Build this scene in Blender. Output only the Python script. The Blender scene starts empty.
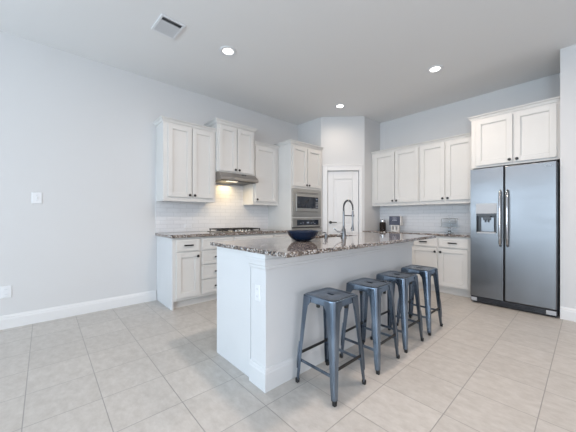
import bpy, bmesh, math, random
from mathutils import Vector, Matrix
random.seed(7)
S = bpy.context.scene
COL = S.collection
PI = math.pi
H = 3.12                      # ceiling height

# ------------------------------------------------------------------ camera
cd = bpy.data.cameras.new('camera')
cd.sensor_width = 36.0
cd.lens = 270.74 * 36 / 576
cd.shift_y = 1.5 / 576
cd.clip_start = 0.05
cam = bpy.data.objects.new('camera', cd)
COL.objects.link(cam)
cam.location = (4.11, 0, 1.17)
cam.rotation_euler = (PI / 2, 0, 0.837)
S.camera = cam

# ------------------------------------------------------------------ world, light, exposure
S.view_settings.view_transform = 'Standard'
S.view_settings.look = 'None'
S.view_settings.exposure = 0.0
S.view_settings.gamma = 1.0
S.view_settings.use_curve_mapping = False
W = bpy.data.worlds.new('sky')
S.world = W
W.use_nodes = True
W.node_tree.nodes['Background'].inputs[0].default_value = (0.75, 0.87, 1.0, 1)
W.node_tree.nodes['Background'].inputs[1].default_value = 0.85


def area(name, loc, rot, sx, sy, power, col):
    l = bpy.data.lights.new(name, 'AREA')
    l.shape = 'RECTANGLE'; l.size = sx; l.size_y = sy
    l.energy = power; l.color = col
    o = bpy.data.objects.new(name, l)
    COL.objects.link(o)
    o.location = loc; o.rotation_euler = rot
    return o


DAY = (0.71, 0.86, 0.99)
# daylight through the windows of the wall behind the camera (facing +y)
REAR = [(0.7, 2.3), (2.9, 4.5), (5.1, 6.5)]
for (x0, x1), PW in zip(REAR, (92, 60, 155)):
    area('daylight_rear', ((x0 + x1) / 2, -4.14, 1.45), (PI / 2 + .25, 0, 0), x1 - x0 - .04, 1.9, PW, DAY)
# daylight through the patio door in the right wall (facing -x)
area('daylight_patio', (7.14, -0.2, 1.2), (0, PI / 2, 0), 2.0, 2.6, 56, (1.0, 0.92, 0.89))

# unseen warm fill lamps added above the frame; the first continues the ceiling-light grid
for x, y, e in ((2.8, 1.6, 32), (3.75, 2.5, 18), (4.35, 1.6, 6)):
    area('fill_lamp', (x, y, 3.08), (0, 0, 0), .16, .16, e, (1.0, .82, .70))


# ------------------------------------------------------------------ materials
def mat(name, col=(.8, .8, .8), rough=.5, metal=0.0, **kw):
    m = bpy.data.materials.new(name)
    m.use_nodes = True
    b = m.node_tree.nodes['Principled BSDF']
    b.inputs['Base Color'].default_value = (*col, 1)
    b.inputs['Roughness'].default_value = rough
    b.inputs['Metallic'].default_value = metal
    for k, v in kw.items():
        b.inputs[k.replace('_', ' ')].default_value = v
    return m


def N(m, t, **kw):
    n = m.node_tree.nodes.new(t)
    for k, v in kw.items():
        setattr(n, k, v)
    return n


def L(m, a, b):
    m.node_tree.links.new(a, b)


def coords(m):
    return N(m, 'ShaderNodeNewGeometry').outputs['Position']


def noise_bump(m, scale, strength, dist=.002, detail=3, src=None):
    n = N(m, 'ShaderNodeTexNoise')
    n.inputs['Scale'].default_value = scale
    n.inputs['Detail'].default_value = detail
    L(m, src or coords(m), n.inputs['Vector'])
    b = N(m, 'ShaderNodeBump')
    b.inputs['Strength'].default_value = strength
    b.inputs['Distance'].default_value = dist
    L(m, n.outputs['Fac'], b.inputs['Height'])
    L(m, b.outputs['Normal'], m.node_tree.nodes['Principled BSDF'].inputs['Normal'])
    return n


def vary(m, col_a, col_b, scale, detail=4, stretch=None):
    """soft mottling between two real surface colours"""
    n = N(m, 'ShaderNodeTexNoise')
    n.inputs['Scale'].default_value = scale
    n.inputs['Detail'].default_value = detail
    tc = N(m, 'ShaderNodeTexCoord')
    if stretch:
        mp = N(m, 'ShaderNodeMapping')
        mp.inputs['Scale'].default_value = stretch
        L(m, tc.outputs['Object'], mp.inputs['Vector'])
        L(m, mp.outputs['Vector'], n.inputs['Vector'])
    else:
        L(m, tc.outputs['Object'], n.inputs['Vector'])
    r = N(m, 'ShaderNodeValToRGB')
    r.color_ramp.elements[0].position = .35
    r.color_ramp.elements[1].position = .65
    r.color_ramp.elements[0].color = (*col_a, 1)
    r.color_ramp.elements[1].color = (*col_b, 1)
    L(m, n.outputs['Fac'], r.inputs['Fac'])
    L(m, r.outputs['Color'], m.node_tree.nodes['Principled BSDF'].inputs['Base Color'])
    return n


M_wall = mat('wall_paint', (.60, .60, .605), .75)
noise_bump(M_wall, 90, .12)
M_ceil = mat('ceiling_paint', (.74, .74, .74), .85)
noise_bump(M_ceil, 60, .25)
M_trim = mat('trim_paint', (.69, .69, .695), .35)
noise_bump(M_trim, 30, .02)
M_cab = mat('cabinet_paint', (.735, .72, .70), .38)
vary(M_cab, (.61, .602, .588), (.63, .622, .608), 3)
M_isl = mat('island_paint', (.67, .68, .695), .42)
vary(M_isl, (.61, .62, .635), (.63, .64, .655), 2)
M_black = mat('black_metal', (.012, .012, .014), .5, .0)
vary(M_black, (.006, .006, .007), (.010, .010, .011), 20)
M_darkpl = mat('dark_plastic', (.02, .022, .028), .3)
vary(M_darkpl, (.018, .02, .026), (.026, .028, .034), 12)
M_rubber = mat('rubber', (.012, .012, .012), .7)
noise_bump(M_rubber, 200, .1)
M_glassdark = mat('oven_glass', (.012, .016, .026), .06)
vary(M_glassdark, (.010, .014, .022), (.016, .022, .034), 8)
M_navy = mat('navy_glaze', (.010, .022, .055), .22, Specular_IOR_Level=.25)
vary(M_navy, (.003, .008, .022), (.007, .016, .04), 14)
M_plate = mat('plate_plastic', (.70, .71, .73), .35)
noise_bump(M_plate, 40, .01)
M_chrome = mat('chrome', (.50, .51, .53), .14, 1.0)
noise_bump(M_chrome, 20, .01)
M_faucet = mat('faucet_steel', (.17, .175, .185), .3, 1.0)
noise_bump(M_faucet, 20, .01)
M_grey = mat('grey_plastic', (.40, .415, .44), .35)
noise_bump(M_grey, 60, .03)
M_vent = mat('vent_grey', (.56, .57, .59), .6)
noise_bump(M_vent, 60, .02)
M_slate = mat('slate_board', (.07, .08, .12), .6)
vary(M_slate, (.055, .065, .10), (.09, .10, .145), 25)
M_chalk = mat('chalk', (.55, .57, .66), .8)
noise_bump(M_chalk, 300, .3)
M_coffee = mat('dark_beans', (.035, .018, .012), .5)
noise_bump(M_coffee, 120, .8, .01)
M_glass = mat('clear_glass', (.95, .97, .98), .02, Transmission_Weight=1.0, IOR=1.06)
noise_bump(M_glass, 12, .02)
M_linen = mat('linen_card', (.70, .69, .68), .7)
vary(M_linen, (.66, .65, .64), (.74, .73, .72), 30)


def brushed(name, col, rough, stretch, amt=.12, scale=1.0, bump=.04):
    m = mat(name, col, rough, 1.0)
    tc = N(m, 'ShaderNodeTexCoord')
    mp = N(m, 'ShaderNodeMapping')
    mp.inputs['Scale'].default_value = stretch
    n = N(m, 'ShaderNodeTexNoise')
    n.inputs['Scale'].default_value = scale
    n.inputs['Detail'].default_value = 3
    L(m, tc.outputs['Object'], mp.inputs['Vector'])
    L(m, mp.outputs['Vector'], n.inputs['Vector'])
    mr = N(m, 'ShaderNodeMapRange')
    mr.inputs['To Min'].default_value = rough - amt * .5
    mr.inputs['To Max'].default_value = rough + amt * .5
    L(m, n.outputs['Fac'], mr.inputs['Value'])
    L(m, mr.outputs['Result'], m.node_tree.nodes['Principled BSDF'].inputs['Roughness'])
    b = N(m, 'ShaderNodeBump')
    b.inputs['Strength'].default_value = bump
    b.inputs['Distance'].default_value = .001
    L(m, n.outputs['Fac'], b.inputs['Height'])
    L(m, b.outputs['Normal'], m.node_tree.nodes['Principled BSDF'].inputs['Normal'])
    return m


M_steel = brushed('brushed_steel', (.215, .222, .235), .33, (1.2, 1.2, 5), .22, bump=.0)
M_hood = brushed('hood_steel', (.38, .36, .34), .34, (2, 2, 160), .10)
M_steelw = brushed('appliance_steel', (.46, .445, .42), .30, (2, 2, 160), .10)
M_gun = mat('gunmetal_coat', (.20, .25, .32), .24, 1.0)
vary(M_gun, (.10, .13, .175), (.23, .285, .36), 9, 5, (1, 1, .35))

# floor tiles
M_floor = mat('floor_tile', (.5, .48, .45), .38)
m = M_floor
nt = m.node_tree
pos = coords(m)
sep = N(m, 'ShaderNodeSeparateXYZ'); L(m, pos, sep.inputs[0])


def math_n(m, op, a, b=None, c=None):
    n = N(m, 'ShaderNodeMath', operation=op)
    for i, v in enumerate((a, b, c)):
        if v is None: continue
        if isinstance(v, (int, float)): n.inputs[i].default_value = v
        else: L(m, v, n.inputs[i])
    return n.outputs[0]


def tile_axis(m, v, off, per):
    u = math_n(m, 'DIVIDE', math_n(m, 'SUBTRACT', v, off), per)
    fr = math_n(m, 'FRACT', u)
    d = math_n(m, 'MINIMUM', fr, math_n(m, 'SUBTRACT', 1.0, fr))
    return math_n(m, 'FLOOR', u), math_n(m, 'MULTIPLY', d, per)


ix, dx = tile_axis(m, sep.outputs['X'], .0985 - 40 * .3815, .3815)
iy, dy = tile_axis(m, sep.outputs['Y'], -.09 - 40 * .3715, .3715)
dmin = math_n(m, 'MINIMUM', dx, dy)
g = N(m, 'ShaderNodeMapRange'); g.inputs['From Min'].default_value = .0012; g.inputs['From Max'].default_value = .0034
L(m, dmin, g.inputs['Value'])
cmb = N(m, 'ShaderNodeCombineXYZ'); L(m, ix, cmb.inputs[0]); L(m, iy, cmb.inputs[1])
wn = N(m, 'ShaderNodeTexWhiteNoise'); L(m, cmb.outputs[0], wn.inputs['Vector'])
sh = N(m, 'ShaderNodeVectorMath', operation='MULTIPLY_ADD')
L(m, wn.outputs['Color'], sh.inputs[0]); sh.inputs[1].default_value = (7, 7, 7); L(m, pos, sh.inputs[2])
mp = N(m, 'ShaderNodeMapping'); mp.inputs['Scale'].default_value = (1, 1.6, 1); L(m, sh.outputs[0], mp.inputs['Vector'])
n1 = N(m, 'ShaderNodeTexNoise'); n1.inputs['Scale'].default_value = 13; n1.inputs['Detail'].default_value = 9; n1.inputs['Roughness'].default_value = .68
L(m, mp.outputs[0], n1.inputs['Vector'])
r1 = N(m, 'ShaderNodeValToRGB')
r1.color_ramp.elements[0].position = .33; r1.color_ramp.elements[0].color = (.425, .40, .372, 1)
r1.color_ramp.elements[1].position = .68; r1.color_ramp.elements[1].color = (.53, .507, .480, 1)
L(m, n1.outputs['Fac'], r1.inputs['Fac'])
tv = N(m, 'ShaderNodeMapRange'); tv.inputs['To Min'].default_value = .955; tv.inputs['To Max'].default_value = 1.03
L(m, wn.outputs['Value'], tv.inputs['Value'])
hs = N(m, 'ShaderNodeHueSaturation'); L(m, r1.outputs['Color'], hs.inputs['Color']); L(m, tv.outputs['Result'], hs.inputs['Value'])
mx = N(m, 'ShaderNodeMix', data_type='RGBA')
mx.inputs['A'].default_value = (.27, .26, .25, 1)
L(m, g.outputs['Result'], mx.inputs['Factor']); L(m, hs.outputs['Color'], mx.inputs['B'])
L(m, mx.outputs['Result'], nt.nodes['Principled BSDF'].inputs['Base Color'])
bp = N(m, 'ShaderNodeBump'); bp.inputs['Strength'].default_value = .5; bp.inputs['Distance'].default_value = .0015
L(m, g.outputs['Result'], bp.inputs['Height']); L(m, bp.outputs['Normal'], nt.nodes['Principled BSDF'].inputs['Normal'])

# granite
M_gran = mat('granite', (.3, .27, .25), .07, Coat_Weight=.3, Coat_Roughness=.04)
m = M_gran
pos = coords(m)
v1 = N(m, 'ShaderNodeTexVoronoi'); v1.inputs['Scale'].default_value = 95; L(m, pos, v1.inputs['Vector'])
bw = N(m, 'ShaderNodeSeparateColor'); L(m, v1.outputs['Color'], bw.inputs[0])
r1 = N(m, 'ShaderNodeValToRGB'); cr = r1.color_ramp; cr.interpolation = 'CONSTANT'
cr.elements[0].position = 0; cr.elements[0].color = (.010, .009, .010, 1)
cr.elements[1].position = .22; cr.elements[1].color = (.10, .07, .055, 1)
for p, c in ((.46, (.24, .19, .155)), (.64, (.38, .35, .33)), (.80, (.66, .65, .64)), (.90, (.10, .10, .12))):
    e = cr.elements.new(p); e.color = (*c, 1)
L(m, bw.outputs[0], r1.inputs['Fac'])
n2 = N(m, 'ShaderNodeTexNoise'); n2.inputs['Scale'].default_value = 9; n2.inputs['Detail'].default_value = 4; L(m, pos, n2.inputs['Vector'])
mx = N(m, 'ShaderNodeMix', data_type='RGBA'); mx.inputs['B'].default_value = (.22, .185, .16, 1)
mr = N(m, 'ShaderNodeMapRange'); mr.inputs['From Min'].default_value = .4; mr.inputs['From Max'].default_value = .7; mr.inputs['To Max'].default_value = .4
L(m, n2.outputs['Fac'], mr.inputs['Value']); L(m, mr.outputs['Result'], mx.inputs['Factor']); L(m, r1.outputs['Color'], mx.inputs['A'])
L(m, mx.outputs['Result'], m.node_tree.nodes['Principled BSDF'].inputs['Base Color'])


# subway backsplash: brick texture mapped on (horizontal, z)
def subway(name, horiz):
    m = mat(name, (.7, .7, .7), .12)
    pos = coords(m)
    sp = N(m, 'ShaderNodeSeparateXYZ'); L(m, pos, sp.inputs[0])
    cb = N(m, 'ShaderNodeCombineXYZ'); L(m, sp.outputs[horiz], cb.inputs[0])
    z = math_n(m, 'SUBTRACT', sp.outputs['Z'], .953)
    L(m, z, cb.inputs[1])
    br = N(m, 'ShaderNodeTexBrick')
    br.inputs['Scale'].default_value = 1
    br.inputs['Brick Width'].default_value = .19
    br.inputs['Row Height'].default_value = .0595
    br.inputs['Mortar Size'].default_value = .0022
    br.inputs['Mortar Smooth'].default_value = .3
    br.inputs['Color1'].default_value = (.735, .74, .76, 1)
    br.inputs['Color2'].default_value = (.70, .71, .735, 1)
    br.inputs['Mortar'].default_value = (.57, .58, .60, 1)
    L(m, cb.outputs[0], br.inputs['Vector'])
    b = m.node_tree.nodes['Principled BSDF']
    L(m, br.outputs['Color'], b.inputs['Base Color'])
    bu = N(m, 'ShaderNodeBump'); bu.invert = True
    bu.inputs['Strength'].default_value = .6; bu.inputs['Distance'].default_value = .002
    L(m, br.outputs['Fac'], bu.inputs['Height']); L(m, bu.outputs['Normal'], b.inputs['Normal'])
    return m


M_subL = subway('subway_tile_side', 'Y')
M_subB = subway('subway_tile_back', 'X')


def emit(name, col, s):
    m = mat(name, (.9, .9, .9) if s > 0 else (.25, .3, .4), .4)
    b = m.node_tree.nodes['Principled BSDF']
    b.inputs['Emission Color'].default_value = (*col, 1)
    b.inputs['Emission Strength'].default_value = s
    return m


M_lamp = emit('lamp_lens', (1.0, .95, .88), 6)
M_hoodlamp = emit('hood_lens', (1.0, .85, .62), 1.2)
M_disp = emit('display_digits', (.6, .8, 1.0), .0)


# ------------------------------------------------------------------ mesh helpers
def box(bm, x0, x1, y0, y1, z0, z1):
    vs = [bm.verts.new((x, y, z)) for x in (x0, x1) for y in (y0, y1) for z in (z0, z1)]
    for f in ((0, 1, 3, 2), (4, 6, 7, 5), (0, 4, 5, 1), (2, 3, 7, 6), (0, 2, 6, 4), (1, 5, 7, 3)):
        bm.faces.new([vs[i] for i in f])


def loft(bm, rings, cap0=True, cap1=True, closed=True):
    R = [[bm.verts.new(p) for p in r] for r in rings]
    n = len(R[0])
    for a, b in zip(R, R[1:]):
        for i in range(n if closed else n - 1):
            j = (i + 1) % n
            bm.faces.new((a[i], a[j], b[j], b[i]))
    if closed:
        if cap0: bm.faces.new(list(reversed(R[0])))
        if cap1: bm.faces.new(R[-1])


def lathe(bm, prof, n=32, cx=0, cy=0, cap0=True, cap1=True):
    loft(bm, [[(cx + r * math.cos(2 * PI * i / n), cy + r * math.sin(2 * PI * i / n), z) for i in range(n)] for r, z in prof], cap0, cap1)


def tube(bm, pts, r, n=10, rf=None):
    pts = [Vector(p) for p in pts]
    rings = []
    prev = None
    for i, p in enumerate(pts):
        t = (pts[min(i + 1, len(pts) - 1)] - pts[max(i - 1, 0)]).normalized()
        if prev is None:
            u = t.orthogonal().normalized()
        else:
            u = (prev - t * prev.dot(t)).normalized()
        prev = u
        w = t.cross(u)
        rr = rf[i] if rf else r
        rings.append([p + u * rr * math.cos(2 * PI * k / n) + w * rr * math.sin(2 * PI * k / n) for k in range(n)])
    loft(bm, rings)


def prism(bm, prof, a0, a1, axis='x'):
    """profile [(d,z)] swept along local x (or y)"""
    def P(a, d, z): return (a, d, z) if axis == 'x' else (d, a, z)
    loft(bm, [[P(a0, d, z) for d, z in prof], [P(a1, d, z) for d, z in prof]])


def obj(name, bm, material, parent=None, bevel=0, smooth=False, segs=2, loc=None):
    bmesh.ops.recalc_face_normals(bm, faces=bm.faces)
    me = bpy.data.meshes.new(name)
    bm.to_mesh(me); bm.free()
    me.materials.append(material)
    o = bpy.data.objects.new(name, me)
    COL.objects.link(o)
    if parent is not None: o.parent = parent
    if loc: o.location = loc
    if bevel:
        md = o.modifiers.new('bevel', 'BEVEL')
        md.width = bevel; md.segments = segs; md.limit_method = 'ANGLE'; md.angle_limit = .6
        md.harden_normals = False
    if smooth:
        me.shade_smooth()
        if smooth != 'all':
            try: me.set_sharp_from_angle(angle=.7)
            except Exception: pass
    return o


def B(name, mtl, parent, boxes, bevel=0, smooth=False):
    bm = bmesh.new()
    for b in boxes: box(bm, *b)
    return obj(name, bm, mtl, parent, bevel, smooth)


def empty(name, label, cat, loc=(0, 0, 0), rz=0, group=None):
    o = bpy.data.objects.new(name, None)
    COL.objects.link(o)
    o.empty_display_size = .1
    o.location = (*loc, 0) if len(loc) == 2 else loc; o.rotation_euler = (0, 0, rz)
    o['label'] = label; o['category'] = cat
    if group: o['group'] = group
    return o


def tag(o, label, cat, group=None):
    o['label'] = label; o['category'] = cat
    if group: o['group'] = group
    return o


def struct(o):
    o['kind'] = 'structure'
    return o


def copy_tree(o, parent=None):
    c = o.copy()
    COL.objects.link(c)
    if parent is not None:
        c.parent = parent
    for ch in list(o.children):
        copy_tree(ch, c)
    return c


# ------------------------------------------------------------------ the room
YB = 5.17      # back wall plane
XS = 3.892     # stub wall left face
YS = 4.445     # stub wall front face
struct(B('floor', M_floor, None, [(-.15, 7.3, -4.3, 5.35, -.12, 0)]))
struct(B('ceiling', M_ceil, None, [(-.15, 7.3, -4.3, 5.35, H, H + .12)]))
struct(B('wall_left', M_wall, None, [(-.15, 0, -4.3, 5.35, 0, H)]))
struct(B('wall_back', M_wall, None, [(0, XS, YB, YB + .15, 0, H)]))
struct(B('wall_right_stub', M_wall, None, [(XS, 7.3, YS, YB + .15, 0, H)]))
# right wall with the patio door opening
struct(B('wall_right', M_wall, None, [(7.15, 7.3, -4.3, -1.6, 0, H), (7.15, 7.3, 1.2, YS, 0, H), (7.15, 7.3, -1.6, 1.2, 2.3, H)]))
# rear wall with three windows
bm = bmesh.new()
xs = [-0.0] + [v for r in REAR for v in r] + [7.15]
for i in range(0, len(xs), 2): box(bm, xs[i], xs[i + 1], -4.3, -4.15, 0, H)
for x0, x1 in REAR:
    box(bm, x0, x1, -4.3, -4.15, 0, .45); box(bm, x0, x1, -4.3, -4.15, 2.45, H)
struct(obj('wall_rear', bm, M_wall))
for k, (x0, x1) in enumerate(REAR):
    c = (x0 + x1) / 2
    o = B('window_%d' % (k + 1), M_trim, None, [
        (x0 - .07, x0, -4.15, -4.12, .38, 2.52), (x1, x1 + .07, -4.15, -4.12, .38, 2.52),
        (x0, x1, -4.15, -4.12, 2.45, 2.52), (x0 - .1, x1 + .1, -4.15, -4.07, .41, .45),
        (c - .02, c + .02, -4.13, -4.10, .45, 2.45), (x0, x1, -4.13, -4.10, 1.43, 1.47)])
    struct(o)
struct(B('door_2', M_trim, None, [
    (7.10, 7.15, -1.68, -1.6, 0, 2.38), (7.10, 7.15, 1.2, 1.28, 0, 2.38), (7.10, 7.15, -1.6, 1.2, 2.3, 2.38),
    (7.09, 7.12, -.24, -.16, 0, 2.3)]))

# corner pantry walls: side (facing -y), diagonal with the door opening, side (facing +x)
DC = Vector((.62, 3.98, 0)); s2 = math.sqrt(.5)
struct(B('wall_pantry_left', M_wall, None, [(0, .635, 3.995, 4.07, 0, H)]))
struct(B('wall_pantry_right', M_wall, None, [(1.145, 1.225, 4.585, YB, 0, H)]))
DL = .605 * math.sqrt(2)
pw = B('wall_pantry_diagonal', M_wall, None, [(.0212, .148, 0, .08, 0, H), (.748, DL, 0, .08, 0, H), (.148, .748, 0, .08, 2.075, H)])
pw.location = DC; pw.rotation_euler = (0, 0, PI / 4); struct(pw)
tr = B('trim_1', M_trim, None, [(.055, .146, -.018, 0, 0, 2.165), (.750, .812, -.018, 0, 0, 2.165), (.146, .750, -.018, 0, 2.077, 2.165),
                                (.05, .815, -.026, 0, 2.165, 2.185)], .004)
tr.location = DC; tr.rotation_euler = (0, 0, PI / 4); struct(tr)
# pantry door: two panels, framed
bm = bmesh.new()
x0, x1, z0, z1 = .153, .743, .01, 2.068
st = .115
for b in [(x0, x0 + st, .02, .055, z0, z1), (x1 - st, x1, .02, .055, z0, z1),
          (x0 + st, x1 - st, .02, .055, z1 - .15, z1), (x0 + st, x1 - st, .02, .055, z0, z0 + .2),
          (x0 + st, x1 - st, .02, .055, .88, 1.02),
          (x0 + st, x1 - st, .034, .05, z0 + .2, .88), (x0 + st, x1 - st, .034, .05, 1.02, z1 - .15),
          (x0 + st + .045, x1 - st - .045, .025, .04, z0 + .245, .835), (x0 + st + .045, x1 - st - .045, .025, .04, 1.065, z1 - .195)]:
    box(bm, *b)
pd = obj('door_1', bm, M_trim, None, .005)
pd.location = DC; pd.rotation_euler = (0, 0, PI / 4); struct(pd)
bm = bmesh.new()
loft(bm, [[(x0 + .055 + .027 * math.cos(a), y, 1.075 + .027 * math.sin(a)) for a in [2 * PI * i / 20 for i in range(20)]] for y in (.02, .008)])
tube(bm, [(x0 + .055, .012, 1.075), (x0 + .055, -.03, 1.075)], .009)
tube(bm, [(x0 + .05, -.032, 1.075), (x0 + .10, -.036, 1.077), (x0 + .17, -.032, 1.075)], .009)
obj('door_handle', bm, M_black, pd, 0, True)
bm = bmesh.new()
for z in (.25, 1.05, 1.86): tube(bm, [(x1 + .002, .016, z - .045), (x1 + .002, .016, z + .045)], .006)
obj('hinge', bm, M_grey, pd, 0, True)

# baseboards
BB = [(0, 0), (.017, 0), (.017, .10), (.013, .112), (.013, .122), (.007, .132), (.005, .142), (0, .142)]
bm = bmesh.new(); prism(bm, [(x + .0, z) for x, z in BB], -4.15, 1.183, 'y'); struct(obj('baseboard_left', bm, M_trim))
bm = bmesh.new(); prism(bm, [(YS - x, z) for x, z in BB], XS, 7.15, 'x'); struct(obj('baseboard_right', bm, M_trim))

# backsplash
bs = B('trim_2', M_subL, None, [(0.0005, .009, 1.178, 3.1835, .952, 1.90)]); struct(bs)
bs = B('trim_3', M_subB, None, [(1.2255, 2.985, YB - .009, YB - .0005, .919, 1.50)]); struct(bs)


# ------------------------------------------------------------------ cabinets
RL = PI / 2     # rotation of the left run: local x -> +y, local y (into the wall) -> -x


def shaker(name, parent, x0, x1, z0, z1, fr=.060, m=None):
    g = .007
    return B(name, m or M_cab, parent, [
        (x0, x0 + fr, -.024, -.001, z0, z1), (x1 - fr, x1, -.024, -.001, z0, z1),
        (x0 + fr, x1 - fr, -.024, -.001, z1 - fr, z1), (x0 + fr, x1 - fr, -.024, -.001, z0, z0 + fr),
        (x0 + fr, x0 + fr + g, -.018, -.001, z0 + fr, z1 - fr), (x1 - fr - g, x1 - fr, -.018, -.001, z0 + fr, z1 - fr),
        (x0 + fr + g, x1 - fr - g, -.018, -.001, z1 - fr - g, z1 - fr), (x0 + fr + g, x1 - fr - g, -.018, -.001, z0 + fr, z0 + fr + g),
        (x0 + fr + g, x1 - fr - g, -.008, -.001, z0 + fr + g, z1 - fr - g)], .0015)


def knob(parent, x, z):
    bm = bmesh.new()
    prof = [(.007, -.020), (.006, -.032), (.017, -.036), (.0185, -.042), (.015, -.049), (.006, -.051)]
    n = 16
    loft(bm, [[(x + r * math.cos(2 * PI * i / n), y, z + r * math.sin(2 * PI * i / n)) for i in range(n)] for r, y in prof])
    return obj('knob', bm, M_black, parent, 0, True)


def pull(parent, x, z, w=.12):
    bm = bmesh.new()
    box(bm, x - w / 2, x + w / 2, -.052, -.040, z - .009, z + .009)
    for s in (-1, 1): box(bm, x + s * (w / 2 - .018) - .005, x + s * (w / 2 - .018) + .005, -.044, -.019, z - .005, z + .005)
    return obj('handle', bm, M_black, parent, .002)


def drawer(parent, x0, x1, z0, z1, handle=True):
    fr = .032
    d = B('drawer', M_cab, parent, [
        (x0, x1, -.017, -.001, z0, z1), (x0, x0 + fr, -.020, -.015, z0, z1), (x1 - fr, x1, -.020, -.015, z0, z1),
        (x0 + fr, x1 - fr, -.020, -.015, z1 - fr, z1), (x0 + fr, x1 - fr, -.020, -.015, z0, z0 + fr)], .002)
    if handle: pull(d, (x0 + x1) / 2, (z0 + z1) / 2)
    return d


CROWN = [(0, 0), (-.014, 0), (-.014, .012), (-.020, .016), (-.026, .034), (-.044, .046), (-.044, .051), (-.055, .054), (-.055, .066), (0, .066)]


def crown(parent, x0, x1, depth, z, left=True, right=True, sc=1.0):
    """crown moulding across the front with mitred returns"""
    bm = bmesh.new()
    rings = []
    pts = []
    for d, h in CROWN:
        d *= sc; h *= sc
        row = []
        row.append((x0 + (d if left else 0), depth, z + h) if left else None)
        row.append((x0 + (d if left else 0), d, z + h))
        row.append((x1 - (d if right else 0), d, z + h))
        row.append((x1 - (d if right else 0), depth, z + h) if right else None)
        pts.append([p for p in row if p])
    R = [[bm.verts.new(p) for p in r] for r in pts]
    for a, b in zip(R, R[1:]):
        for i in range(len(a) - 1):
            bm.faces.new((a[i], a[i + 1], b[i + 1], b[i]))
    # lid
    box(bm, x0, x1, 0.002, depth - .002, z, z + .066 * sc)
    bmesh.ops.recalc_face_normals(bm, faces=bm.faces)
    return obj('crown_moulding', bm, M_cab, parent)


def upper(label, loc, rz, w, depth, z0, z1, doors, knobs, cz=None, cl=True, cr=True, rail=.05, group=None, extra=0, sc=.75):
    """loc = front-left corner on plan. doors: list of (x0,x1); knobs: list of 'l'/'r' side"""
    t = empty('upper_cabinet', label, 'cabinet', (loc[0], loc[1], z0), rz, group)
    h = z1 - z0
    B('carcass', M_cab, t, [(0, w, 0, depth - .001, rail * .4, h)], .002)
    if rail: B('light_rail', M_cab, t, [(0.001, w - .001, -.004, .016, 0, rail * .4), (0.001, .016, .017, depth - .002, 0, rail * .4), (w - .016, w - .001, .017, depth - .002, 0, rail * .4)], .0)
    for (x0, x1), k in zip(doors, knobs):
        d = shaker('door', t, x0, x1, rail + .008, h - .035)
        if k: knob(d, x0 + .028 if k == 'l' else x1 - .028, rail + .04)
    crown(t, -.0 , w, depth, h - .012, cl, cr, sc)
    return t


# left wall uppers (front-left corner on plan: x = depth, y = start)
upper('white double door wall cabinet nearest the bare left wall, with dark knobs', (.315, 1.182), RL, .757, .315, 1.395, 2.472,
      [(.055, .376), (.392, .715)], 'rl', cr=False)
upper('raised short white wall cabinet directly above the range hood', (.360, 1.941), RL, .676, .360, 1.868, 2.612,
      [(.025, .328), (.343, .648)], 'rl', rail=.012, sc=.85)
upper('single door white wall cabinet between range hood and oven tower', (.315, 2.620), RL, .560, .315, 1.388, 2.425,
      [(.045, .49)], 'l', cl=False, cr=False)

# back wall uppers
upper('white double door wall cabinet in the corner beside the pantry wall', (1.227, YB - .315), 0, .910, .315, 1.392, 2.425,
      [(.061, .468), (.488, .898)], 'rl', cl=False, cr=False)
upper('white double door wall cabinet above the glass cake stand, left of refrigerator', (2.140, YB - .315), 0, .836, .315, 1.392, 2.425,
      [(.022, .408), (.428, .80)], 'rl', cl=False, cr=False)

# cabinet over the refrigerator with its side panel
t = empty('upper_cabinet', 'deep white double door cabinet directly above the steel refrigerator', 'cabinet', (2.982, 4.575, 1.868), 0)
B('carcass', M_cab, t, [(0, .905, 0, .594, 0, .70)], .002)
for (a, b), k in zip([(.06, .462), (.482, .875)], 'rl'):
    d = shaker('door', t, a, b, .03, .665)
    knob(d, a + .028 if k == 'l' else b - .028, .065)
crown(t, 0, .905, .594, .69, True, False, .75)
B('side_panel', M_cab, t, [(0, .018, 0.001, .594, -1.867, -.001)], .001)

# oven tower
t = empty('oven_tower_cabinet', 'tall white cabinet tower that holds the microwave and wall oven', 'cabinet', (.655, 3.184, 0), RL)
w = .806
B('carcass', M_cab, t, [(0, .020, 0, .653, 0, 2.47), (w - .020, w, 0, .653, 0, 2.47), (.02, w - .02, 0, .653, 1.685, 2.47),
                        (.02, w - .02, .60, .618, .0, 1.685), (.02, w - .02, 0, .6, 1.158, 1.182), (.02, w - .02, 0, .6, .10, .36), (.02, w - .02, .06, .6, 0, .10)], .001)
for (a, b), k in zip([(.030, .388), (.402, .762)], 'rl'):
    d = shaker('door', t, a, b, 1.725, 2.43)
    knob(d, a + .026 if k == 'l' else b - .026, 1.755)
drawer(t, .03, .755, .12, .345)
crown(t, 0, w, .653, 2.462, True, False, .8)

# microwave
t = empty('built_in_microwave', 'built-in stainless microwave with dark window in the oven tower', 'microwave', (.655, 3.206, 1.186), RL)
w = .742
B('body', M_darkpl, t, [(.002, w - .002, .004, .45, .004, .480)], .002)
B('trim_frame', M_steelw, t, [(0, .075, -.022, 0, .0, .492), (w - .075, w, -.022, 0, .0, .492), (.075, w - .075, -.022, 0, .415, .492), (.075, w - .075, -.022, 0, 0, .085)], .003)
B('vent_slot', M_darkpl, t, [(.09, w - .09, -.0235, -.0215, .428, .434)])
d = B('microwave_door', M_steelw, t, [(.080, w - .080, -.034, -.002, .09, .41)], .004)
B('door_window', M_glassdark, d, [(.095, w - .18, -.0365, -.033, .15, .36)], .002)
B('control_panel', M_glassdark, t, [(w - .175, w - .095, -.0365, -.033, .15, .36)], .002)
bm = bmesh.new()
for i in range(4):
    for j in range(3): box(bm, w - .163 + j * .021, w - .150 + j * .021, -.038, -.036, .165 + i * .03, .180 + i * .03)
obj('keypad', bm, M_grey, t)
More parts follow.
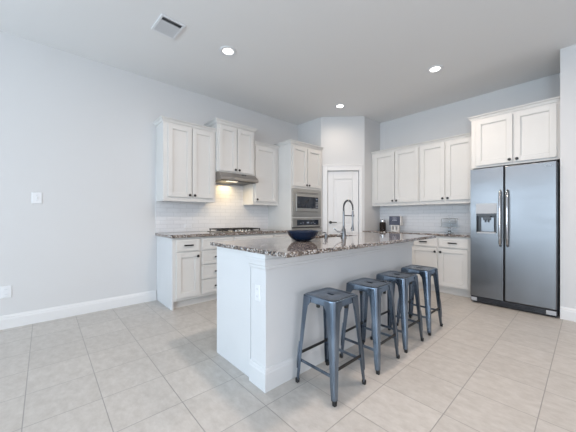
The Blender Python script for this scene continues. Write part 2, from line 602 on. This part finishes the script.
B('display', M_disp, t, [(w - .160, w - .112, -.0375, -.036, .315, .33)])

# wall oven
t = empty('wall_oven', 'built-in stainless wall oven below the microwave in the tower', 'oven', (.655, 3.206, .364), RL)
B('body', M_darkpl, t, [(.002, w - .002, .004, .55, .004, .78)], .002)
B('control_panel', M_steelw, t, [(0, w, -.024, 0, .635, .790)], .003)
c = B('control_screen', M_glassdark, t, [(.10, w - .075, -.027, -.023, .665, .765)], .002)
for (a, z, ww, hh) in [(.17, .70, .05, .008), (.24, .715, .03, .008), (.24, .69, .03, .006), (.345, .70, .06, .024), (.45, .70, .03, .008), (.50, .715, .03, .008), (.54, .69, .04, .008)]:
    B('screen_symbol', M_disp, c, [(a, a + ww, -.0285, -.0265, z, z + hh)])
d = B('oven_door', M_steelw, t, [(0, w, -.030, -.001, 0, .615)], .004)
B('door_window', M_glassdark, d, [(.09, w - .09, -.033, -.029, .10, .44)], .002)
bm = bmesh.new()
tube(bm, [(.04, -.075, .565), (w - .04, -.075, .565)], .013)
for x in (.07, w - .07): tube(bm, [(x, -.075, .565), (x, -.028, .565)], .009)
obj('handle', bm, M_chrome, d, 0, True)


# base cabinets
def base(label, loc, rz, w, depth, kids, left_panel=False, ztop=.908):
    t = empty('base_cabinet', label, 'cabinet', loc, rz)
    bx = [(0, w, 0, depth - .002, .105, ztop)]
    B('carcass', M_cab, t, bx, .0015)
    B('toe_kick', M_cab, t, [(.0, w, .065, depth - .01, 0, .104)])
    if left_panel: B('end_panel', M_isl, t, [(-.020, -.001, -.004, depth - .002, 0, ztop)], .0015)
    for k in kids:
        if k[0] == 'door':
            d = shaker('door', t, *k[1:5])
            if k[5]: knob(d, k[1] + .028 if k[5] == 'l' else k[2] - .028, k[4] - .055)
        else:
            drawer(t, *k[1:5], handle=(k[0] == 'drawer'))
    return t


Y0 = 1.212
base('white base cabinet at the left end, one drawer above a single door', (.61, Y0), RL, .352, .61,
     [('drawer', .03, .335, .735, .885), ('door', .03, .335, .14, .715, 'r')], True)
base('white base cabinet with a stack of four pull-handled drawers', (.61, Y0 + .353), RL, .50, .61,
     [('drawer', .018, .482, .735, .885), ('drawer', .018, .482, .538, .718), ('drawer', .018, .482, .339, .520), ('drawer', .018, .482, .14, .321)])
base('white base cabinet under the gas cooktop with two doors', (.61, Y0 + .854), RL, .76, .61,
     [('false', .018, .742, .735, .885), ('door', .018, .373, .14, .715, 'r'), ('door', .387, .742, .14, .715, 'l')])
base('white base cabinet between the cooktop and oven tower', (.61, Y0 + 1.615), RL, .355, .61,
     [('drawer', .018, .337, .735, .885), ('door', .018, .337, .14, .715, 'l')])
base('white base cabinet in the back corner hidden mostly by the island', (1.227, 4.555), 0, .886, .613,
     [('drawer', .05, .46, .715, .855), ('drawer', .475, .875, .715, .855), ('door', .05, .46, .13, .695, 'r'), ('door', .475, .875, .13, .695, 'l')], ztop=.879)
base('white base cabinet beside the refrigerator, two drawers over two doors', (2.114, 4.555), 0, .866, .613,
     [('drawer', .018, .423, .715, .855), ('drawer', .448, .835, .715, .855), ('door', .018, .423, .13, .695, 'r'), ('door', .448, .835, .13, .695, 'l')], ztop=.879)

tag(B('countertop', M_gran, None, [(.0105, .648, 1.168, 3.182, .911, .951)], .004),
    'speckled granite countertop along the left wall under the range hood', 'countertop')
tag(B('countertop', M_gran, None, [(1.2265, 2.980, 4.520, YB - .0105, .881, .918)], .004),
    'speckled granite countertop along the back wall beside the refrigerator', 'countertop')

# ------------------------------------------------------------------ range hood
t = empty('range_hood', 'stainless under-cabinet range hood with warm light over cooktop', 'range hood', (.360, 1.946, 1.737), RL)
w = .668
bm = bmesh.new()
prof = [(.355, .0), (-.115, .0), (-.125, .012), (-.125, .045), (-.10, .070), (-.03, .126), (.355, .126)]
prism(bm, prof, 0, w)
for f in list(bm.faces):
    pass
obj('hood_shell', bm, M_hood, t, .003)
B('front_band', M_hood, t, [(0, w, -.131, -.1255, .006, .040)], .002)
B('filter', M_darkpl, t, [(.03, w - .03, -.08, .34, -.008, -.0005)], .002)
B('lamp_lens', M_hoodlamp, t, [(.13, .31, -.085, -.015, -.014, -.0085)], .003)
bm = bmesh.new()
for x in (.40, .43, .46):
    lathe_pts = []
    tube(bm, [(x, -.055, .095), (x, -.066, .112)], .008)
obj('control_button', bm, M_darkpl, t, 0, True)
hl = bpy.data.lights.new('hood_light', 'AREA'); hl.shape = 'RECTANGLE'; hl.size = .5; hl.size_y = .22; hl.energy = 3.0; hl.color = (1, .76, .42)
ho = bpy.data.objects.new('hood_light', hl); COL.objects.link(ho); ho.location = (.28, 2.26, 1.708)

# ------------------------------------------------------------------ cooktop
t = empty('gas_cooktop', 'stainless gas cooktop with black cast iron grates under the hood', 'cooktop', (.345, 2.262, .9515), RL)
bm = bmesh.new(); box(bm, -.352, .352, -.25, .25, 0, .010); obj('cooktop_pan', bm, M_steelw, t, .003)
for gx in (-.228, 0, .228):
    bm = bmesh.new()
    for y in (-.205, -.02, .205): box(bm, gx - .108, gx + .108, y - .006, y + .006, .034, .048)
    for x in (-.105, 0, .105): box(bm, gx + x - .006, gx + x + .006, -.21, .21, .034, .048)
    for x in (-.100, .100):
        for y in (-.2, .2): box(bm, gx + x - .007, gx + x + .007, y - .007, y + .007, .010, .036)
    obj('grate', bm, M_black, t, .002)
for bx, by in ((-.228, -.11), (-.228, .11), (0, 0), (.228, -.11), (.228, .11)):
    bm = bmesh.new(); lathe(bm, [(.045, .010), (.045, .018), (.032, .020), (.032, .028), (.01, .030)], 20, bx, by)
    obj('burner', bm, M_darkpl, t, 0, True)
for i in range(5):
    bm = bmesh.new(); lathe(bm, [(.016, .010), (.016, .026), (.013, .032), (.004, .033)], 16, -.12 + i * .06, -.228)
    obj('control_knob', bm, M_steelw, t, 0, True)

# ------------------------------------------------------------------ refrigerator
FX, FY = 3.015, 4.40
t = empty('refrigerator', 'tall stainless side by side refrigerator with ice and water dispenser', 'refrigerator', (FX, FY, 0))
FW = .852
B('body', M_darkpl, t, [(.004, FW + .010, .075, .755, .02, 1.822)], .004)


def fdoor(name, x0, x1, z0, z1, hole=None):
    bm = bmesh.new()
    if hole:
        a, b, c, d = hole
        for bb in [(x0, a, 0, .07, z0, z1), (b, x1, 0, .07, z0, z1), (a, b, 0, .07, z0, c), (a, b, 0, .07, d, z1), (a, b, .058, .07, c, d)]:
            box(bm, *bb)
        bmesh.ops.remove_doubles(bm, verts=bm.verts, dist=.0001)
        o = obj(name, bm, M_steel, t)
    else:
        box(bm, x0, x1, 0, .07, z0, z1)
        o = obj(name, bm, M_steel, t, .008, True, 3)
    return o


ld = fdoor('freezer_door', 0, .360, .095, 1.83, (.068, .292, .965, 1.222))
rd = fdoor('refrigerator_door', .376, FW, .095, 1.83)
# dispenser
B('dispenser_panel', M_grey, ld, [(.064, .296, -.006, -.0005, 1.222, 1.358)], .003)
B('dispenser_recess', M_darkpl, ld, [(.068, .0745, -.004, .057, .965, 1.221), (.2855, .292, -.004, .057, .965, 1.221), (.075, .285, -.004, .057, 1.190, 1.221), (.075, .285, .05, .0575, .975, 1.19)], .001)
B('dispenser_back', M_steel, ld, [(.112, .262, .030, .049, .975, 1.175)], .006)
B('dispenser_spout', M_darkpl, ld, [(.145, .225, -.002, .029, 1.135, 1.189), (.16, .175, .002, .02, 1.105, 1.135), (.195, .21, .002, .02, 1.105, 1.135)], .004)
B('drip_tray', M_grey, ld, [(.075, .285, -.012, .049, .955, .974)], .003)
for dd, x in ((ld, .333), (rd, .407)):
    bm = bmesh.new()
    pts = [(x, -.004, .80), (x, -.035, .83), (x, -.052, .90), (x, -.060, 1.05), (x, -.062, 1.16), (x, -.060, 1.27), (x, -.052, 1.42), (x, -.035, 1.49), (x, -.004, 1.52)]
    tube(bm, pts, .013, 12, [.013, .014, .014, .0135, .013, .0135, .014, .014, .013])
    obj('handle', bm, M_chrome, dd, 0, 'all')
B('name_badge', M_chrome, rd, [(FW - .105, FW - .035, -.0025, -.0003, 1.775, 1.792)], .001)
g_ = B('toe_grille', M_darkpl, t, [(0.0, FW + .004, .012, .07, .018, .088)], .004)
bm = bmesh.new()
for k in range(3): box(bm, .09, FW - .10, .004, .012, .030 + k * .018, .038 + k * .018)
obj('grille_slat', bm, M_darkpl, g_, .001)
for a, b in ((.008, .075), (FW - .09, FW - .004)):
    B('hinge_cover', M_grey, g_, [(a, b, -.004, .0115, .03, .078)], .005)
for a in (.03, FW - .05): B('foot', M_rubber, t, [(a, a + .03, .06, .09, 0, .0195), (a, a + .03, .65, .68, 0, .0195)])

# ------------------------------------------------------------------ island
IX0, IX1, IY0, IY1 = 1.95, 2.642, 1.125, 3.375
t = empty('kitchen_island', 'long pale grey panelled kitchen island in front of four metal stools', 'kitchen island', (IX0, IY0, 0))
w, ln = IX1 - IX0, IY1 - IY0
B('island_body', M_isl, t, [(0.014, w, 0, .02, 0, .9225), (w - .02, w, .021, ln, 0, .9225), (0.014, w - .021, ln - .02, ln, 0, .9225),
                            (0.014, .034, .021, ln - .021, .105, .9225), (.075, .09, .021, ln - .021, 0, .10), (.035, w - .021, .021, ln - .021, .10, .118)], .0015)
# thin flush end panel and the corner post
B('end_panel', M_isl, t, [(0, .516, -.010, -.0005, 0, .9225)], .001)
B('corner_post', M_isl, t, [(.528, w + .012, -.014, -.0005, 0, .9225), (w + .0005, w + .012, -.0005, ln, 0, .9225)], .002)
BI = [(0, 0), (.016, 0), (.016, .118), (.012, .128), (.012, .134), (.006, .146), (0, .15)]


def wrap_mould(name, prof, parent, xa, xb, y0, yl):
    """moulding that runs along the end (facing -y) and turns the corner along +x"""
    bm = bmesh.new()
    rings = [[(xa, y0 - d, z) for d, z in prof], [(xb + d, y0 - d, z) for d, z in prof], [(xb + d, yl, z) for d, z in prof]]
    R = [[bm.verts.new(p) for p in r] for r in rings]
    n = len(prof)
    for a, b in zip(R, R[1:]):
        for i in range(n - 1): bm.faces.new((a[i], a[i + 1], b[i + 1], b[i]))
    bm.faces.new(R[0]); bm.faces.new(list(reversed(R[-1])))
    return obj(name, bm, M_isl, parent)


wrap_mould('baseboard', BI, t, .526, w + .0125, -.0145, ln)
wrap_mould('capital_moulding', [(0, .815), (.006, .815), (.010, .825), (.010, .838), (.018, .846), (.018, .915), (.018, .9225), (0, .9225)], t, .520, w + .0125, -.0145, ln)
wrap_mould('bead_moulding', [(.0, .872), (.026, .874), (.028, .882), (.026, .890), (.0, .892)], t, .515, w + .0125, -.0145, ln)
# working side of the island: dishwasher panel, doors
for i in range(4):
    a = .03 + i * .555
    d = bmesh.new()
    y0, y1 = a, a + .53
    for b in [(-.006, .0135, y0, y1, .13, .90), (-.010, -.004, y0, y0 + .058, .13, .90), (-.010, -.004, y1 - .058, y1, .13, .90), (-.010, -.004, y0 + .058, y1 - .058, .842, .90), (-.010, -.004, y0 + .058, y1 - .058, .13, .188)]:
        box(d, *b)
    obj('door', d, M_isl, t, .002)

# island worktop with sink opening
CX0, CX1, CY0, CY1, CZ0, CZ1 = 1.872, 2.888, 1.088, 3.50, .924, .955
SX0, SX1, SY0, SY1 = 1.95, 2.27, 2.10, 2.78


def slab_hole(name, xs, ys, z0, z1, mtl, bevel):
    bm = bmesh.new()
    V = {}
    for k, z in enumerate((z0, z1)):
        for i, x in enumerate(xs):
            for j, y in enumerate(ys): V[i, j, k] = bm.verts.new((x, y, z))
    for i in range(3):
        for j in range(3):
            if (i, j) == (1, 1): continue
            for k in (0, 1): bm.faces.new((V[i, j, k], V[i + 1, j, k], V[i + 1, j + 1, k], V[i, j + 1, k]))
    def side(a, b): bm.faces.new((V[a[0], a[1], 0], V[b[0], b[1], 0], V[b[0], b[1], 1], V[a[0], a[1], 1]))
    for i in range(3):
        side((i, 0), (i + 1, 0)); side((i, 3), (i + 1, 3)); side((0, i), (0, i + 1)); side((3, i), (3, i + 1))
    side((1, 1), (2, 1)); side((1, 2), (2, 2)); side((1, 1), (1, 2)); side((2, 1), (2, 2))
    return obj(name, bm, mtl, None, bevel)


ct = slab_hole('island_countertop', [CX0, SX0, SX1, CX1], [CY0, SY0, SY1, CY1], CZ0, CZ1, M_gran, .004)
tag(ct, 'polished speckled granite worktop overhanging the island, sink cut into it', 'countertop')
bm = bmesh.new()
e = .004
box(bm, SX0 - .012, SX0 - e + .004, SY0 - .012, SY1 + .012, .74, .9235)
box(bm, SX1, SX1 + .012, SY0 - .012, SY1 + .012, .74, .9235)
box(bm, SX0, SX1, SY0 - .012, SY0, .74, .9235); box(bm, SX0, SX1, SY1, SY1 + .012, .74, .9235)
box(bm, SX0 - .012, SX1 + .012, SY0 - .012, SY1 + .012, .728, .7395)
bmesh.ops.translate(bm, verts=bm.verts, vec=(-IX0, -IY0, 0))
obj('sink_basin', bm, M_steelw, t)

# outlet on the island post
def wallplate(name, label, cat, loc, rz, w, h, kind, group=None):
    """plate facing local -y"""
    t = empty(name, label, cat, loc, rz, group)
    bm = bmesh.new()
    loft(bm, [[(-w / 2, 0, -h / 2), (w / 2, 0, -h / 2), (w / 2, 0, h / 2), (-w / 2, 0, h / 2)],
              [(-w / 2, -.003, -h / 2), (w / 2, -.003, -h / 2), (w / 2, -.003, h / 2), (-w / 2, -.003, h / 2)],
              [(-w / 2 + .004, -.006, -h / 2 + .004), (w / 2 - .004, -.006, -h / 2 + .004), (w / 2 - .004, -.006, h / 2 - .004), (-w / 2 + .004, -.006, h / 2 - .004)]])
    obj('cover_plate', bm, M_plate, t)
    if kind == 'switch':
        B('toggle', M_plate, t, [(-.006, .006, -.016, -.0055, -.012, .012)], .002)
        B('screw', M_grey, t, [(-.003, .003, -.0075, -.0058, .028, .034), (-.003, .003, -.0075, -.0058, -.034, -.028)])
    else:
        horiz = w > h
        for s in (-1, 1):
            c = (s * .026, 0) if horiz else (0, s * .026)
            rc = B('receptacle', M_plate, t, [(c[0] - .016, c[0] + .016, -.009, -.0058, c[1] - .017, c[1] + .017)], .003)
            if horiz: bx = [(c[0] - .006, c[0] + .006, -.0095, -.0088, c[1] + .004, c[1] + .007), (c[0] - .006, c[0] + .006, -.0095, -.0088, c[1] - .009, c[1] - .006)]
            else: bx = [(c[0] - .008, c[0] - .005, -.0095, -.0088, c[1] - .004, c[1] + .008), (c[0] + .005, c[0] + .008, -.0095, -.0088, c[1] - .004, c[1] + .008)]
            B('slot', M_grey, rc, bx)
    return t


wallplate('wall_outlet', 'white double outlet on the end post of the island', 'outlet', (2.566, IY0 - .0145, .645), 0, .062, .115, 'outlet')
wallplate('light_switch', 'white light switch halfway up the bare left wall', 'light switch', (0.0, -.057, 1.387), RL, .085, .125, 'switch')
wallplate('wall_outlet', 'white double outlet low on the bare left wall near baseboard', 'outlet', (0.0, -.296, .385), RL, .085, .125, 'outlet')
wallplate('wall_outlet', 'white sideways outlet on the tile splash under the left wall cabinet', 'outlet', (.009, 1.64, 1.035), RL, .12, .075, 'outlet')

# faucet
t = empty('spring_faucet', 'tall grey spring-neck pull-down faucet at the island sink', 'faucet', (2.385, 2.345, .955), 0)
fd = Vector((.10, .995, 0))
bm = bmesh.new()
lathe(bm, [(.030, 0), (.030, .010), (.024, .014), (.020, .09), (.013, .10), (.010, .14), (.010, .28)], 20)
obj('faucet_body', bm, M_faucet, t, 0, True)
R_ = .072
arc = [Vector((0, 0, .27)) + Vector((0, 0, i * .01)) for i in range(5)]
cc = Vector((0, 0, .315)) + fd * R_
arc += [cc - fd * R_ * math.cos(a) + Vector((0, 0, R_ * 1.15 * math.sin(a))) for a in [PI * i / 20 for i in range(1, 21)]]
arc += [cc + fd * R_ + Vector((0, 0, -.012 * i)) for i in range(1, 3)]
bm = bmesh.new(); tube(bm, arc, .006, 8); obj('hose', bm, M_darkpl, t, 0, True)
# spring coil along the arc
bm = bmesh.new()
sp = []
turns = 34; per = 8
tot = len(arc) - 1
for q in range(turns * per + 1):
    u = q / (turns * per) * tot; i = min(int(u), tot - 1); p = arc[i].lerp(arc[i + 1], u - i)
    tg = (arc[min(i + 1, tot)] - arc[i]).normalized()
    side = Vector((0, 0, 1)).cross(fd).normalized(); nn = tg.cross(side)
    a = 2 * PI * q / per
    sp.append(p + (side * math.cos(a) + nn * math.sin(a)) * .0092)
tube(bm, sp, .0022, 5); obj('spring', bm, M_faucet, t, 0, 'all')
end = cc + fd * R_
bm = bmesh.new()
tube(bm, [end + Vector((0, 0, z)) for z in (-.03, -.06, -.075, -.16, -.20, -.235, -.245)], .011, 14, [.010, .010, .008, .008, .011, .015, .015])
tube(bm, [end + Vector((0, 0, -.20)) - fd * .014, end + Vector((0, 0, -.225)) - fd * .030], .004)
obj('spray_head', bm, M_faucet, t, 0, True)
bm = bmesh.new(); tube(bm, [Vector((0, 0, .235)), end * 1.0 + Vector((0, 0, .235 - end.z))], .0055)
tube(bm, [end + Vector((0, 0, .225 - end.z)), end + Vector((0, 0, .245 - end.z))], .017, 14)
obj('support_arm', bm, M_faucet, t, 0, True)
bm = bmesh.new(); tube(bm, [(0, 0, .06), (-.028, -.028, .06)], .014, 12); tube(bm, [(-.025, -.025, .06), (-.05, -.05, .072), (-.075, -.065, .10)], .006)
obj('lever', bm, M_chrome, t, 0, True)

# soap dispenser beside the faucet
t = empty('soap_dispenser', 'small grey soap dispenser on the island left of faucet', 'soap dispenser', (2.30, 2.16, .955), 0)
bm = bmesh.new(); lathe(bm, [(.020, 0), (.020, .006), (.016, .010), (.016, .042), (.010, .046)], 18); obj('dispenser_body', bm, M_faucet, t, 0, True)
bm = bmesh.new(); tube(bm, [(0, 0, .044), (0, 0, .056), (-.02, .0, .060), (-.04, 0, .056)], .006); obj('nozzle', bm, M_faucet, t, 0, True)

# bowl
bm = bmesh.new()
lathe(bm, [(.050, 0), (.066, .002), (.105, .022), (.132, .052), (.145, .084), (.147, .092), (.143, .092), (.139, .084), (.125, .054), (.098, .028), (.05, .012), (.002, .011)], 48)
o = obj('serving_bowl', bm, M_navy, None, 0, 'all', loc=(2.345, 1.775, .9555))
tag(o, 'wide glossy navy blue bowl on the island worktop', 'bowl')

# ------------------------------------------------------------------ things on the back counter
t = empty('storage_jar', 'small lidded jar of dark contents near the pantry wall', 'jar', (1.375, 5.0, .9185))
t.scale = (1, 1, 1.1)
bm = bmesh.new(); lathe(bm, [(.050, 0), (.058, .006), (.058, .125), (.048, .145)], 24); obj('jar_contents', bm, M_coffee, t, 0, True)
bm = bmesh.new(); lathe(bm, [(.0605, .0), (.0605, .13), (.052, .155), (.052, .158), (.0505, .158), (.0505, .153), (.0592, .129), (.0592, .0)], 24, cap0=False, cap1=False); obj('jar_glass', bm, M_glass, t, 0, True)
bm = bmesh.new(); lathe(bm, [(.054, .1585), (.054, .176), (.046, .181), (.008, .183), (.008, .190), (.013, .196), (.008, .202), (.002, .203)], 24); obj('lid', bm, M_chrome, t, 0, True)

t = empty('message_board', 'slate blue lettered board with white edges on a white stand', 'sign', (1.655, 4.965, .9185), 0)
B('stand', M_linen, t, [(-.075, .075, -.035, .035, 0, .010), (-.075, -.055, -.03, .03, .010, .09), (.055, .075, -.03, .03, .010, .09), (-.075, .075, -.032, .032, .0905, .104), (-.02, .012, -.02, .02, .010, .09)], .002)
B('board', M_linen, t, [(-.115, .115, -.02, .06, .105, .278)], .003)
f = B('board_face', M_slate, t, [(-.113, .100, -.026, -.0205, .108, .276)], .002)
bm = bmesh.new()
for (a, b, z) in [(-.045, .035, .238), (-.038, .03, .214), (-.05, .04, .190)]:
    x = a
    while x < b:
        wd = random.uniform(.006, .013); box(bm, x, min(x + wd, b), -.0275, -.0262, z, z + .009); x += wd + .004
obj('chalk_writing', bm, M_chalk, f)

t = empty('cake_stand', 'glass cake stand with clear domed lid on the back counter', 'cake stand', (2.575, 4.98, .9185))
t.scale = (1, 1, 1.14)
bm = bmesh.new(); lathe(bm, [(.070, 0), (.070, .006), (.030, .012), (.013, .030), (.013, .060), (.035, .075), (.140, .080), (.142, .092), (.136, .092), (.135, .086), (.02, .084)], 36); obj('pedestal_plate', bm, M_glass, t, 0, True)
bm = bmesh.new(); lathe(bm, [(.118, .0925), (.120, .195), (.112, .205), (.02, .212), (.02, .209), (.110, .202), (.117, .194), (.115, .0925)], 36, cap0=False, cap1=False)
dm = obj('glass_dome', bm, M_glass, t, 0, True)
bm = bmesh.new(); lathe(bm, [(.008, .2125), (.008, .222), (.020, .232), (.022, .242), (.014, .252), (.003, .255)], 20); obj('knob', bm, M_glass, dm, 0, True)


# ------------------------------------------------------------------ stools
def rsq(h, r, z, n=8, cx=0, cy=0):
    """rounded square ring"""
    P = []
    for k, (sx, sy) in enumerate(((1, 1), (-1, 1), (-1, -1), (1, -1))):
        a0 = k * PI / 2
        for i in range(n + 1):
            a = a0 + PI / 2 * i / n
            P.append((cx + sx * (h - r) + r * math.cos(a), cy + sy * (h - r) + r * math.sin(a), z))
    return P


def slot(hx, hy, z, n=8):
    P = []
    r = min(hx, hy)
    for k, (sx, sy) in enumerate(((1, 1), (-1, 1), (-1, -1), (1, -1))):
        a0 = k * PI / 2
        for i in range(n + 1):
            a = a0 + PI / 2 * i / n
            P.append((sx * (hx - r) + r * math.cos(a), sy * (hy - r) + r * math.sin(a), z))
    return P


SH = .632   # seat height


def make_stool():
    t = empty('metal_bar_stool', 'x', 'stool', (2.89, 1.51, 0), 0, 'metal stools along the island')
    bm = bmesh.new()
    rings = [slot(.028, .013, SH - .018), slot(.028, .013, SH - .0045), slot(.030, .015, SH - .004), rsq(.085, .03, SH - .004), rsq(.112, .034, SH - .004),
             rsq(.118, .035, SH - .0005), rsq(.131, .036, SH - .0005), rsq(.138, .038, SH - .004), rsq(.1405, .040, SH - .011), rsq(.144, .040, SH - .046)]
    rin = [rsq(.1415, .038, SH - .046), rsq(.139, .036, SH - .016), rsq(.085, .03, SH - .010), slot(.033, .019, SH - .018)]
    loft(bm, rings + rin + [rings[0]], False, False); bmesh.ops.remove_doubles(bm, verts=bm.verts, dist=1e-6)
    obj('seat', bm, M_gun, t, 0, True)
    # legs
    def lerp(a, b, u): return a + (b - a) * u
    for sx, sy in ((-1, -1), (1, -1), (1, 1), (-1, 1)):
        bm = bmesh.new()
        rings = []
        for z, wd in ((SH - .012, .088), (SH - .05, .084), (SH - .075, .066), (SH - .14, .058), (.40, .051), (.25, .042), (.10, .036), (.022, .029)):
            u = (SH - z) / SH
            cx = lerp(.1445, .176, u); r = lerp(.034, .012, u); th = .0022
            def P(cx, wd, r):
                pts = [(cx - wd, cx)]
                for i in range(7):
                    a = PI / 2 - PI / 2 * i / 6
                    pts.append((cx - r + r * math.cos(a), cx - r + r * math.sin(a)))
                pts.append((cx, cx - wd))
                return pts
            outer = P(cx, wd, r); inner = [(x, y) for x, y in reversed(P(cx - th, wd - th, max(r - th, .003)))]
            rings.append([(sx * x, sy * y, z) for x, y in outer + inner])
        loft(bm, rings)
        lg = obj('leg', bm, M_gun, t, 0, True)
        # pressed rib on the outer corner
        bm = bmesh.new()
        pp = []
        for z in (.29, .24, .16, .10):
            u = (SH - z) / SH; c = lerp(.1445, .176, u) - lerp(.034, .012, u) * .29 + .0015
            pp.append((sx * c, sy * c, z))
        tube(bm, pp, .006, 8, [.003, .006, .006, .003]); obj('rib', bm, M_gun, lg, 0, True)
        bm = bmesh.new()
        loft(bm, [rsq(.0115, .005, 0, 4, sx * .166, sy * .166), rsq(.0125, .005, .02, 4, sx * .1655, sy * .1655), rsq(.0115, .005, .028, 4, sx * .165, sy * .165)])
        obj('rubber_foot', bm, M_rubber, lg, 0, True)
    # rungs: two sides slightly higher than the other two
    def cpos(z): return lerp(.1445, .176, (SH - z) / SH) - .008
    for z, ax in ((.205, 'y'), (.165, 'x')):
        c = cpos(z)
        for s in (-1, 1):
            if ax == 'y': bb = (s * c - .004, s * c + .004, -c + .004, c - .004, z - .010, z + .010)
            else: bb = (-c + .004, c - .004, s * c - .004, s * c + .004, z - .010, z + .010)
            B('rung', M_gun if ax == 'x' else M_black, t, [bb], .002)
    bm = bmesh.new()
    for sg in (1, -1):
        tube(bm, [(-.115, -.115 * sg, SH - .062), (.115, .115 * sg, SH - .062)], .005, 8)
    obj('cross_brace', bm, M_black, t, 0, True)
    for sx, sy in ((0, -1), (0, 1), (1, 0), (-1, 0)):
        c = .132
        B('bumper', M_rubber, t, [(sx * c - .010, sx * c + .010, sy * c - .010, sy * c + .010, SH - .070, SH - .045)], .003)
    return t


s0 = make_stool()
STOOLS = [(2.888, 1.508, 0, 'gunmetal square stool nearest the camera, frontmost of the four'),
          (2.888, 2.018, .02, 'gunmetal square stool standing second from the camera'),
          (2.888, 2.500, -.015, 'gunmetal square stool standing third from the camera'),
          (2.888, 3.010, .01, 'gunmetal square stool at the far end nearest the refrigerator')]
for i, (x, y, a, lb) in enumerate(STOOLS):
    o = s0 if i == 0 else copy_tree(s0)
    o.location = (x, y, 0); o.rotation_euler = (0, 0, a)
    o['label'] = lb

# ------------------------------------------------------------------ ceiling fittings
CANS = [(1.285, 1.602, 'recessed ceiling light nearest the camera, beside the air vent'),
        (1.203, 3.846, 'recessed ceiling light in front of the pantry wall'),
        (2.763, 3.814, 'recessed ceiling light on the right, toward the refrigerator')]
t = empty('recessed_light', 'x', 'ceiling light', (0, 0, H), 0, 'recessed ceiling lights')
bm = bmesh.new(); lathe(bm, [(.098, 0), (.097, -.006), (.078, -.011), (.060, -.005), (.060, -.001)], 36, cap0=False, cap1=False)
obj('trim_ring', bm, M_plate, t, 0, True)
bm = bmesh.new(); lathe(bm, [(.058, -.0005), (.058, -.003), (.045, -.005), (.002, -.0055)], 32); obj('lens', bm, M_lamp, t, 0, True)
c0 = t
for i, (x, y, lb) in enumerate(CANS):
    o = c0 if i == 0 else copy_tree(c0)
    o.location = (x, y, H - .0005); o['label'] = lb
    l = bpy.data.lights.new('recessed_lamp', 'SPOT'); l.energy = (8, 23, 68)[i]; l.color = (1, .84, .68); l.spot_size = 3.05; l.spot_blend = 1; l.shadow_soft_size = .07
    lo = bpy.data.objects.new('recessed_lamp', l); COL.objects.link(lo); lo.location = (x, y, H - .03)

t = empty('ceiling_vent', 'white slatted air vent in the ceiling left of nearest light', 'air vent', (1.235, .945, H - .0005), math.radians(3))
w, d = .145, .118
B('vent_frame', M_plate, t, [(-w, w, -d, -d + .022, -.012, 0), (-w, w, d - .022, d, -.012, 0), (-w, -w + .022, -d + .022, d - .022, -.012, 0), (w - .022, w, -d + .022, d - .022, -.012, 0)], .002)
B('vent_backing', M_darkpl, t, [(-w + .022, w - .022, -d + .022, d - .022, -.002, 0)])
for k in range(9):
    bm = bmesh.new()
    x = -.108 + k * .027
    q = -1 if k < 7 else 1
    loft(bm, [[(x - q * .0105, yy, -.003), (x - q * .010, yy, -.003), (x + q * .0105, yy, -.015), (x + q * .010, yy, -.015)] for yy in (-d + .022, d - .022)])
    obj('louvre', bm, M_vent, t)
